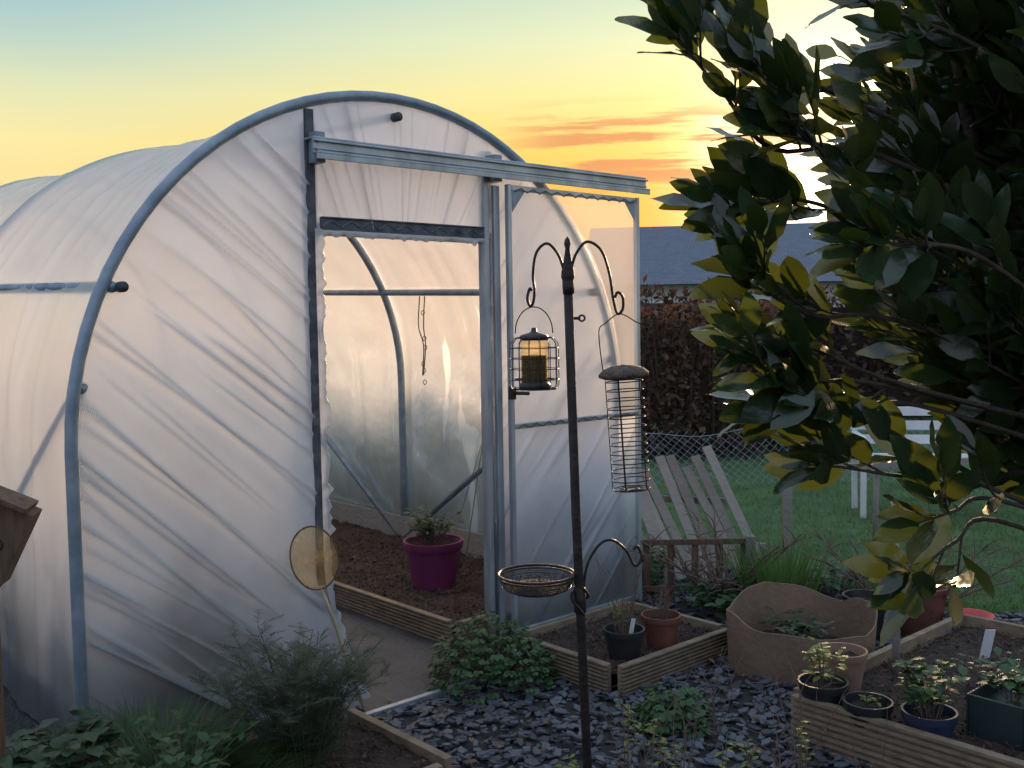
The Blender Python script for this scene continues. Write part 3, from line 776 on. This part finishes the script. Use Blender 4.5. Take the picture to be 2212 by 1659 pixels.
raised('raised_bed.002',(-.23,3.17,0),Vector((-.668,.744,0))*.58,Vector((-.744,-.668,0))*1.9,.12)

e=empty('cardboard_box',(1.18,4.28,0))
cp=[(-.26,.0),(-.12,-.17),(.25,-.19),(.36,.02),(.27,.15),(-.03,.28)]
hs=[.27,.21,.20,.29,.26,.32]
mb=MB(); n=len(cp); K=8; ringp=[]
for i in range(n):
    a_=Vector((*cp[i],0)); b_=Vector((*cp[(i+1)%n],0))
    for k in range(K):
        t=k/K; p=a_.lerp(b_,t); bow=.022*math.sin(math.pi*t); nn=Vector((b_-a_)).normalized().cross(Vector((0,0,1)))
        ringp.append((p+nn*bow,hs[i]*(1-t)+hs[(i+1)%n]*t+.008*math.sin(7*t+i)))
for p,h in ringp:
    for q in range(5): mb.v.append(p*(1+.05*q/4)+Vector((0,0,h*q/4)))
m_=len(ringp)
for i in range(m_):
    j=(i+1)%m_
    for q in range(4): mb.f.append([i*5+q,j*5+q,j*5+q+1,i*5+q+1])
mb.obj('cardboard_walls',M['card'],e,solid=.006)
mb=MB(); mb.v=[p+Vector((0,0,.09)) for p,h in ringp]; mb.f=[list(range(m_))]; mb.obj('soil',M['soil'],e)
leafyplant('x',(.02,.03,.09),20,.14,.2,M['darkgreen'],(.04,.06),5,.6,parent=e)

# ---------------------------------------------------------------- back garden bits
e=empty('picket_fence_panel',(.98,6.0,0))
mb=MB()
for i in range(9):
    x=-.36+i*.078
    b_=Vector((x+.20+U(-.02,.02),-.28,U(.0,.05))); t_=Vector((x+U(-.03,.03)-.04,.22,.66+U(-.07,.07)))
    mb.beam(b_,t_,.058,.014,up=(0,-.8,.6))
mb.beam((-.33,.12,.44),(.36,.12,.40),.02,.04); mb.beam((-.16,-.14,.2),(.5,-.14,.18),.02,.04)
mb.obj('pickets',M['oldwood'],e,bevel=.003)
e=empty('trellis_fence',(1.0,5.35,0))
mb=MB()
for i in range(6): mb.box((-.42+i*.13,0,.17),(.035,.014,.34))
for z in(.33,.08): mb.box((-.1,-.014,z),(.75,.012,.03))
mb.obj('slats',M['brownwood'],e,bevel=.002)
mb=MB(); mb.box((.26,-.02,.18),(.05,.05,.36)); mb.obj('white_post',M['oldwood'],e,bevel=.004)
def barebush(name,c,n,h,spread,mat,r=.004,sub=3):
    e=empty(name,c); mb=MB()
    for i in range(n):
        a=U(0,6.28); s=spread*math.sqrt(R()); tip=Vector((math.cos(a)*s,math.sin(a)*s,h*U(.5,1))); pts=cr([(0,0,0),tip*.5+Vector((U(-.05,.05),U(-.05,.05),.05)),tip],5)
        mb.tube(pts,[r*(1-.7*k/len(pts)) for k in range(len(pts))],5)
        for q in range(sub):
            p=pts[random.randint(3,len(pts)-2)]; d=rdir(-.1)*h*.25; mb.tube([p,p+d*.5+Vector((0,0,.01)),p+d],[r*.4,r*.35,r*.2],4)
    mb.obj('twigs',mat,e); return e
barebush('bare_shrub',(1.1,5.2,.0),18,.45,.55,M['twig'],.008,6)
barebush('bare_shrub.001',(1.9,4.8,.0),14,.5,.5,M['twig'],.007,6)
e=empty('daffodil_clump',(1.36,5.15,0)); mb=MB()
for i in range(260):
    a=U(0,6.28); r=.19*math.sqrt(R()); mb.blade((r*math.cos(a),r*math.sin(a)*.7,0),(math.cos(a)*.22,math.sin(a)*.22,1),U(.28,.48),.012,.12,4)
mb.obj('daffodil_leaves',M['lawn'],e,smooth=True)
leafyplant('strawberry_plants',(1.05,5.1,0),30,.2,.3,M['green'],(.05,.08),5,.7)
leafyplant('strawberry_plants.001',(.75,5.6,0),24,.3,.22,M['green'],(.05,.08),5,.7)
leafyplant('strawberry_plants.002',(1.75,5.5,0),30,.2,.4,M['darkgreen'],(.05,.08),5,.7)
pot('terracotta_plant_pot.002',(1.93,4.75,0),.13,.24,M['terra']); pot('black_plant_pot.005',(1.66,4.72,0),.1,.2,M['blackp'])
e=empty('red_tray',(2.12,4.62,.10)); mb=MB(); mb.lathe([(0,0),(.07,0),(.10,.03),(.09,.03),(.06,.008)],n=30); mb.obj('tray_body',M['red'],e,smooth=True)
mb=MB(); mb.tube([(0,0,0),(-.01,.01,.8)],.016,8); o=mb.obj('garden_stake',M['oldwood'],smooth=True); o.location=(1.48,3.85,0)
mb=MB(); mb.tube([(0,0,0),(.01,.01,.62)],.02,8); o=mb.obj('garden_stake.001',M['oldwood'],smooth=True); o.location=(2.35,6.5,0)
e=empty('white_garden_bench',(3.3,7.6,0),math.radians(-10)); mb=MB()
for x in(-.65,.65):
    mb.beam((x,-.2,0),(x,-.2,.42),.04,.04); mb.beam((x,.2,0),(x,.25,.8),.04,.04); mb.beam((x,-.22,.6),(x,.22,.6),.05,.025)
    mb.beam((x,-.2,.42),(x,-.2,.6),.03,.03)
for y in(-.2,-.1,0,.1,.2): mb.box((0,y,.43),(1.36,.07,.02))
for z in(.55,.66,.77): mb.box((0,.235,z),(1.36,.02,.07))
mb.obj('bench_frame',M['white'],e,bevel=.003)
mb=MB(); mb.beam((-.9,0,.55),(.9,.15,.58),.05,.04); mb.beam((-.85,0,0),(-.85,0,.55),.05,.05); mb.beam((.85,.15,0),(.85,.15,.56),.05,.05); o=mb.obj('pale_rail',M['oldwood']); o.location=(2.6,6.4,0)
e=empty('wire_netting',(1.9,8.6,0)); mb=MB()
for i in range(40):
    x=-1.2+i*.075; zt=.5+.08*noise.noise(Vector((x*1.5,0,0))); mb.tube([(x,0,.1),(x+.5,.4,zt)],.0015,4); mb.tube([(x+.5,0,.1),(x,.4,zt)],.0015,4)
mb.tube(cr([(-1.2+.5*k,.4,.5+.08*noise.noise(Vector(((-1.2+.5*k)*1.5,0,0)))) for k in range(8)],4),.003,5)
mb.obj('netting_wires',M['steel'],e)
def leafbox(mb,c,s,n,ls):
    for i in range(n):
        p=Vector((c[0]+U(-.5,.5)*s[0],c[1]+U(-.5,.5)*s[1],c[2]+U(-.5,.5)*s[2]))
        p+=Vector((0,noise.noise(p*1.2)*.3,noise.noise(p*.9)*.25))
        l=U(*ls); mb.leaf(p,rdir(),rdir(),l,l*.6,.1,.2,0,((0,.1),(.45,1),(1,.05)))
e=empty('beech_hedge',(0,0,0)); mb=MB()
leafbox(mb,(7.5,15,.95),(13,1.0,1.95),16000,(.08,.15)); mb.obj('hedge_leaves',M['beech'],e)
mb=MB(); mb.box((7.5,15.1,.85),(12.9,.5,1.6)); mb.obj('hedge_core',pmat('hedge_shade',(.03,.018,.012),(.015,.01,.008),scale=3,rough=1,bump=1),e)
e=empty('beech_hedge.001',(0,0,0)); mb=MB(); leafbox(mb,(2.0,11.2,.82),(2.6,1.0,1.6),7500,(.05,.11)); mb.obj('hedge_leaves',M['beech'],e)
mb=MB()
for i in range(60):
    p=Vector((U(.8,3.2),11.2+U(-.4,.3),0)); mb.tube([p,p+Vector((U(-.3,.3),U(-.2,.2),U(1.4,1.9)))],[.02,.004],5)
mb.obj('hedge_stems',M['bark'],e)
# house
e=empty('bungalow',(7.6,31,0),math.radians(-6)); mb=MB(); mb.box((0,0,1.25),(10,7,2.5)); mb.obj('walls',pmat('render_wall',(.5,.47,.42),(.4,.38,.34),scale=2,rough=.9,bump=.2),e)
mb=MB(); w_,d_,hh=5.3,3.9,1.9
mb.v=[(-w_,-d_,2.45),(w_,-d_,2.45),(w_,d_,2.45),(-w_,d_,2.45),(-w_+.2,0,2.45+hh),(w_-.2,0,2.45+hh)]
mb.f=[[0,1,5,4],[2,3,4,5],[0,4,3],[1,2,5],[3,2,1,0]]
rm_,rnt,ro=newmat('roof_tiles'); b=N(rnt,'ShaderNodeBsdfPrincipled'); b.inputs['Roughness'].default_value=.7; br=N(rnt,'ShaderNodeTexBrick'); br.inputs['Scale'].default_value=3
br.inputs['Color1'].default_value=(.10,.125,.165,1); br.inputs['Color2'].default_value=(.135,.16,.20,1); br.inputs['Mortar'].default_value=(.04,.05,.07,1)
tc=N(rnt,'ShaderNodeTexCoord'); sw=N(rnt,'ShaderNodeSeparateXYZ'); cb=N(rnt,'ShaderNodeCombineXYZ')
rnt.links.new(tc.outputs['Object'],sw.inputs[0]); rnt.links.new(sw.outputs[0],cb.inputs[0]); rnt.links.new(sw.outputs[1],cb.inputs[1]); rnt.links.new(cb.outputs[0],br.inputs[0]); rnt.links.new(br.outputs[0],b.inputs['Base Color']); rnt.links.new(b.outputs[0],ro.inputs[0])
mb.obj('roof',rm_,e)
mb=MB(); mb.box((2.5,.4,4.5),(.7,.5,1.0)); mb.obj('chimney',pmat('brick',(.3,.14,.09),rough=.9),e)
mb=MB()
for x in(-3,0,3): mb.box((x,-3.51,1.4),(1.4,.06,1.1))
mb.obj('windows',pmat('window_glass',(.05,.06,.08),rough=.1),e)
mb=MB()
for x in(-3,0,3):
    for q in(-.72,0,.72): mb.box((x+q,-3.55,1.4),(.06,.06,1.2))
    for z in(.82,1.98): mb.box((x,-3.55,z),(1.5,.06,.06))
mb.obj('window_frames',M['white'],e)
# hills
mb=MB(); n=120; ny=6
for i in range(n+1):
    a=math.radians(-75+150*i/n); 
    hgt=10+26*max(0,noise.noise(Vector((a*2.3,0,5)))+.35)+3*noise.noise(Vector((a*14,0,1)))
    for j in range(ny+1):
        t=j/ny; r=350+250*t; mb.v.append((r*math.sin(a),r*math.cos(a),-1+hgt*math.sin(t*math.pi/2)))
for i in range(n):
    for j in range(ny): q=i*(ny+1)+j; mb.f.append([q,q+ny+1,q+ny+2,q+1])
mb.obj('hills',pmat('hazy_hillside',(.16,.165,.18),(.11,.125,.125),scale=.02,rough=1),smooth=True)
def tree(name,x,y,h,n=700):
    e=empty(name,(x,y,0)); mb=MB(); mb.tube([(0,0,0),(.05,0,h*.4),(0,.1,h*.8)],[h*.035,h*.025,h*.008],8)
    ends=[]
    for i in range(14):
        z=h*U(.3,.75); a=U(0,6.28); l=h*U(.18,.32); p=Vector((math.cos(a)*l,math.sin(a)*l,z+h*.15)); mb.tube([(0,0,z),p*.6+Vector((0,0,z*.4)),p],[h*.012,h*.008,h*.003],5); ends.append(p)
    mb.obj('trunk',M['bark'],e); mb=MB()
    for p in ends+[Vector((0,0,h*.9))]:
        for k in range(n//15):
            q=p+rdir()*h*.15*R()**.5; l=h*.03; mb.leaf(q,rdir(),rdir(),l*1.6,l,.1,.2,0,((0,.1),(.45,1),(1,.05)))
    mb.obj('crown',M['farleaf'],e)
for i,(x,y,h) in enumerate(((16,38,6),(21,42,7),(-14,40,4.5),(-20,36,5),(-9,48,4),(3,60,4))):
    tree('garden_tree' if i==0 else 'garden_tree.%03d'%i,x,y,h)
mb=MB(); mb.tube([(0,0,0),(0,0,3.85)],.07,10); o=mb.obj('utility_pole',M['dark']); o.location=(-6.12,12,0)
e=empty('wooden_nest_box',(-1.40,2.8,0)); mb=MB(); r_=Euler((0,.45,.2)).to_matrix()
mb.box((-.03,0,.93),(.11,.11,.22),r_); mb.box((-.01,-.01,1.055),(.15,.14,.016),r_); mb.obj('box_body',M['brownwood'],e,bevel=.003)
mb=MB(); mb.box((-.11,.05,.45),(.05,.05,.9)); mb.obj('post',M['brownwood'],e)
mb=MB(); mb.ring(Vector((-.03,0,.93))+r_@Vector((0,-.057,0)),.016,.003,16,r_@Matrix.Rotation(math.pi/2,3,'X')); mb.obj('entrance_ring',M['black'],e)

# ---------------------------------------------------------------- plants near
def tuft(name,c,n,r,h,mat,w=.006,bend=.5):
    e=empty(name,c); mb=MB()
    for i in range(n):
        a=U(0,6.28); q=r*math.sqrt(R()); mb.blade((q*math.cos(a)*.6,q*math.sin(a)*.6,0),(math.cos(a)*U(.1,.7),math.sin(a)*U(.1,.7),1),h*U(.5,1),w,bend,4)
    mb.obj('blades',mat,e,smooth=True)
tuft('grass_tuft',(-1.12,3.05,.09),1300,.36,.27,M['grass'])
tuft('grass_tuft.001',(-.90,2.95,.09),600,.26,.21,M['grass'])
tuft('grass_tuft.002',(-1.5,3.2,.0),500,.25,.22,M['grass'])
leafyplant('ivy_plant',(-1.42,3.0,.09),30,.24,.22,M['darkgreen'],(.05,.08),6,.8)
leafyplant('herb_plant',(-1.0,2.9,.09),34,.26,.26,M['green'],(.03,.055),8,.6)
# feathery fennel fronds: stem, side fronds, fine leaflets
e=empty('fennel_plant',(-.70,3.22,.09)); mb=MB(); T=stems(mb,(0,0,0),64,.41,.29,.0018); fm=MB()
for pts in T:
    n_=len(pts)
    for k in range(16):
        i=random.randint(1,n_-1); p=pts[i]; a=U(0,6.28); d=Vector((math.cos(a),math.sin(a),U(.1,.8))).normalized(); l=U(.05,.10)
        q=p+d*l; mb.tube([p,q],.0007,3)
        for r_i in range(8):
            f=.2+.8*r_i/8; b0=p+d*l*f; w2=(1-f*.6)*.035
            sd_=d.cross(Vector((0,0,1))).normalized()
            for sg in(-1,1): fm.blade(b0,(sd_*sg+d*.8+rdir()*.3),w2,.0022,.15,2)
mb.obj('stems',pmat('green_stem',(.06,.08,.04),(.04,.05,.025),rough=.8),e)
fm.obj('feathery_leaves',M['fennel'],e)
def dome(name,c,r,h,n,mat,ls):
    e=empty(name,c); mb=MB(); sb=MB()
    for i in range(n):
        a=U(0,6.28); q=math.sqrt(R()); rr_=r*(1+.25*noise.noise(Vector((math.cos(a)*2,math.sin(a)*2,c[0])))); z=h*math.sqrt(max(0,1-q*q))*U(.55,1.15); p=Vector((rr_*q*math.cos(a),rr_*q*math.sin(a),z))
        l=U(*ls); d=Vector((math.cos(a),math.sin(a),U(-.3,.3)))
        for w_ in(-.9,0,.9):
            dd=Matrix.Rotation(w_,3,'Z')@d; mb.leaf(p,dd,Vector((math.cos(a)*.5*q,math.sin(a)*.5*q,1))+rdir()*.3,l,l*.75,.25,.2,.06,((0,.2),(.3,.85),(.6,1),(.85,.7),(1,.1)))
        if i%3==0: sb.tube([(p.x*.2,p.y*.2,0),p],.0015,4)
    mb.obj('leaves',mat,e,smooth=True); sb.obj('stems',M['twig'],e)
dome('parsley_plant',(-.10,4.18,0),.26,.26,560,M['green'],(.016,.034))
dome('strawberry_plant',(.58,3.68,0),.14,.15,120,M['green'],(.022,.038))
for i,(x,y,h) in enumerate(((.36,3.25,.3),(.50,3.2,.22),(.18,3.15,.14),(.74,3.15,.25),(-.1,3.05,.1),(.62,2.9,.32),(.25,2.85,.2),(.9,3.1,.3),(-.02,2.95,.2),(.4,2.75,.3),(.45,3.4,.2))):
    leafyplant('spurge_plant' if i==0 else 'spurge_plant.%03d'%i,(x,y,0),3,h,.05,M['lime'],(.02,.034),7,.5)
for i,(x,y) in enumerate(((.7,3.5),(.95,3.3),(.5,3.05),(.8,2.95),(1.05,2.9),(.35,3.0))):
    barebush('dry_stems' if i==0 else 'dry_stems.%03d'%i,(x,y,0),7,.42,.16,M['twig'],.0022,1)

# ---------------------------------------------------------------- bay tree
random.seed(21)
OB=Vector((1.22,1.78,0)); bt=empty('bay_tree',OB)
wood=MB(); lv=MB()
BSEC=((0,.05),(.10,.42),(.26,.88),(.46,1),(.66,.9),(.84,.55),(.94,.25),(1,.03))
def addleaves(pts,n,start=.25,ls=(.078,.112)):
    ang=U(0,6)
    for k in range(n):
        t=start+(1-start)*k/max(n-1,1); f=t*(len(pts)-1); i=min(int(f),len(pts)-2); p=pts[i].lerp(pts[i+1],f-i); tan=(pts[i+1]-pts[i]).normalized()
        ang+=2.4; x=tan.orthogonal().normalized(); y=tan.cross(x); rad=x*math.cos(ang)+y*math.sin(ang)
        sp=.85-.5*t; d=(tan*(1-sp*.4)+rad*sp+Vector((-.22,-.05,.10))).normalized()
        l=U(*ls)*(1 if t<.85 else .8)
        up=(Vector((0,-.6,.7))+rdir()*.7)
        s0=p+d*.010
        wood.tube([p,s0],.0013,4)
        lv.leaf(s0,d,up,l,l*U(.36,.46),U(-.05,.18),U(.05,.25),.04,BSEC)
def branch(P,r0=.005,twigs=5,tl=(.08,.16),nl=7,bias=(0,0,.2)):
    P=[Vector(p)-OB for p in P]; pts=cr(P,6); n=len(pts)
    wood.tube(pts,[r0*(1-.75*k/n) for k in range(n)],6)
    addleaves(pts[-8:],nl,0)
    for k in range(twigs):
        i=int(n*(.3+.55*(k+R()*.6)/twigs)); i=min(i,n-2); p=pts[i]; tan=(pts[i+1]-pts[i]).normalized()
        d=(tan*1.0+rdir()*.75+Vector(bias)).normalized(); l=U(*tl); q=[p,p+d*l*.5+Vector((0,0,U(-.01,.01))),p+d*l+Vector((0,0,.02))]
        tp=cr(q,4); wood.tube(tp,[.0024*(1-.6*z/len(tp)) for z in range(len(tp))],5); addleaves(tp,random.randint(5,8),.2)
for q in(((1.22,1.8,0),(1.2,1.78,.8),(1.12,1.74,1.5),(1.0,1.72,2.4)),((1.25,1.8,.0),(1.28,1.85,1.2),(1.3,1.8,1.9),(1.25,1.75,2.6)),((1.2,1.78,.7),(1.0,1.85,1.35),(.80,1.8,1.9),(.72,1.75,2.5))):
    pts=cr([Vector(p)-OB for p in q],8); wood.tube(pts,[.02*(1-.65*k/len(pts)) for k in range(len(pts))],8)
Yb=1.54
H_=[[(1.0,1.74,1.6),(.591,1.62,1.772),(.40,Yb,1.772),(.325,Yb,1.856),(.275,1.52,1.905),(.25,1.5,1.93)],
[(1.0,1.74,1.7),(.556,1.65,1.863),(.42,1.6,1.912),(.34,1.58,1.965),(.31,1.58,1.99)],
[(1.0,1.74,1.5),(.591,1.66,1.667),(.46,1.6,1.702),(.40,1.56,1.695),(.37,1.55,1.70)],
[(1.0,1.74,1.55),(.556,1.6,1.723),(.45,1.5,1.77),(.385,1.46,1.78)],
[(1.0,1.74,1.4),(.612,1.62,1.513),(.46,1.52,1.52),(.37,1.48,1.56),(.34,1.46,1.585)],
[(1.05,1.74,1.3),(.626,1.6,1.408),(.48,1.56,1.465),(.41,1.52,1.485),(.36,1.5,1.49)],
[(1.05,1.74,1.25),(.661,1.64,1.373),(.50,1.54,1.373),(.41,1.5,1.391),(.365,1.48,1.385)],
[(1.05,1.74,1.3),(.6,1.6,1.408),(.45,1.48,1.425),(.37,1.44,1.435)],
[(1.08,1.74,1.1),(.752,1.64,1.247),(.60,1.52,1.275),(.49,1.5,1.295),(.45,1.48,1.30)],
[(1.12,1.76,1.05),(.80,1.66,1.178),(.70,1.58,1.163),(.62,1.52,1.138),(.59,1.5,1.135)],
[(1.12,1.76,1.1),(.774,1.6,1.223),(.66,1.5,1.226),(.60,1.46,1.22)],
[(1.0,1.72,1.85),(.7,1.6,1.95),(.54,1.55,1.99),(.45,1.5,2.03)],
[(1.0,1.7,1.45),(.7,1.5,1.60),(.56,1.42,1.62),(.48,1.38,1.64)]]
TW=[3,4,4,4,4,3,3,3,3,2,2,5,5]
for i,P in enumerate(H_): branch(P,twigs=TW[i],bias=(-.05,0,.1),tl=(.06,.13))
cnt=0
while cnt<128:
    c=Vector((.96,1.85,1.80)); d=rdir(); tip=c+Vector((d.x*.56,d.y*.5,d.z*.60))*U(.5,1.0)
    if tip.y<1.34: tip.y=1.34+U(0,.1)
    xr=tip.x/tip.y
    if xr<.31: continue
    zz=(tip.z-1.52)/tip.y
    if zz<-.13 and R()<.82: continue
    cnt+=1
    base=Vector((1.10,1.80,max(.95,tip.z-U(.12,.35)))); mid=base.lerp(tip,.5)+Vector((U(-.03,.03),U(-.03,.03),U(-.06,.02)))
    branch([base,mid,tip],.0042,twigs=4,nl=8)
wood.obj('branches',M['bark'],bt,smooth=True); lv.obj('leaves',M['bay'],bt,smooth=True)
print('bay verts',len(lv.v))
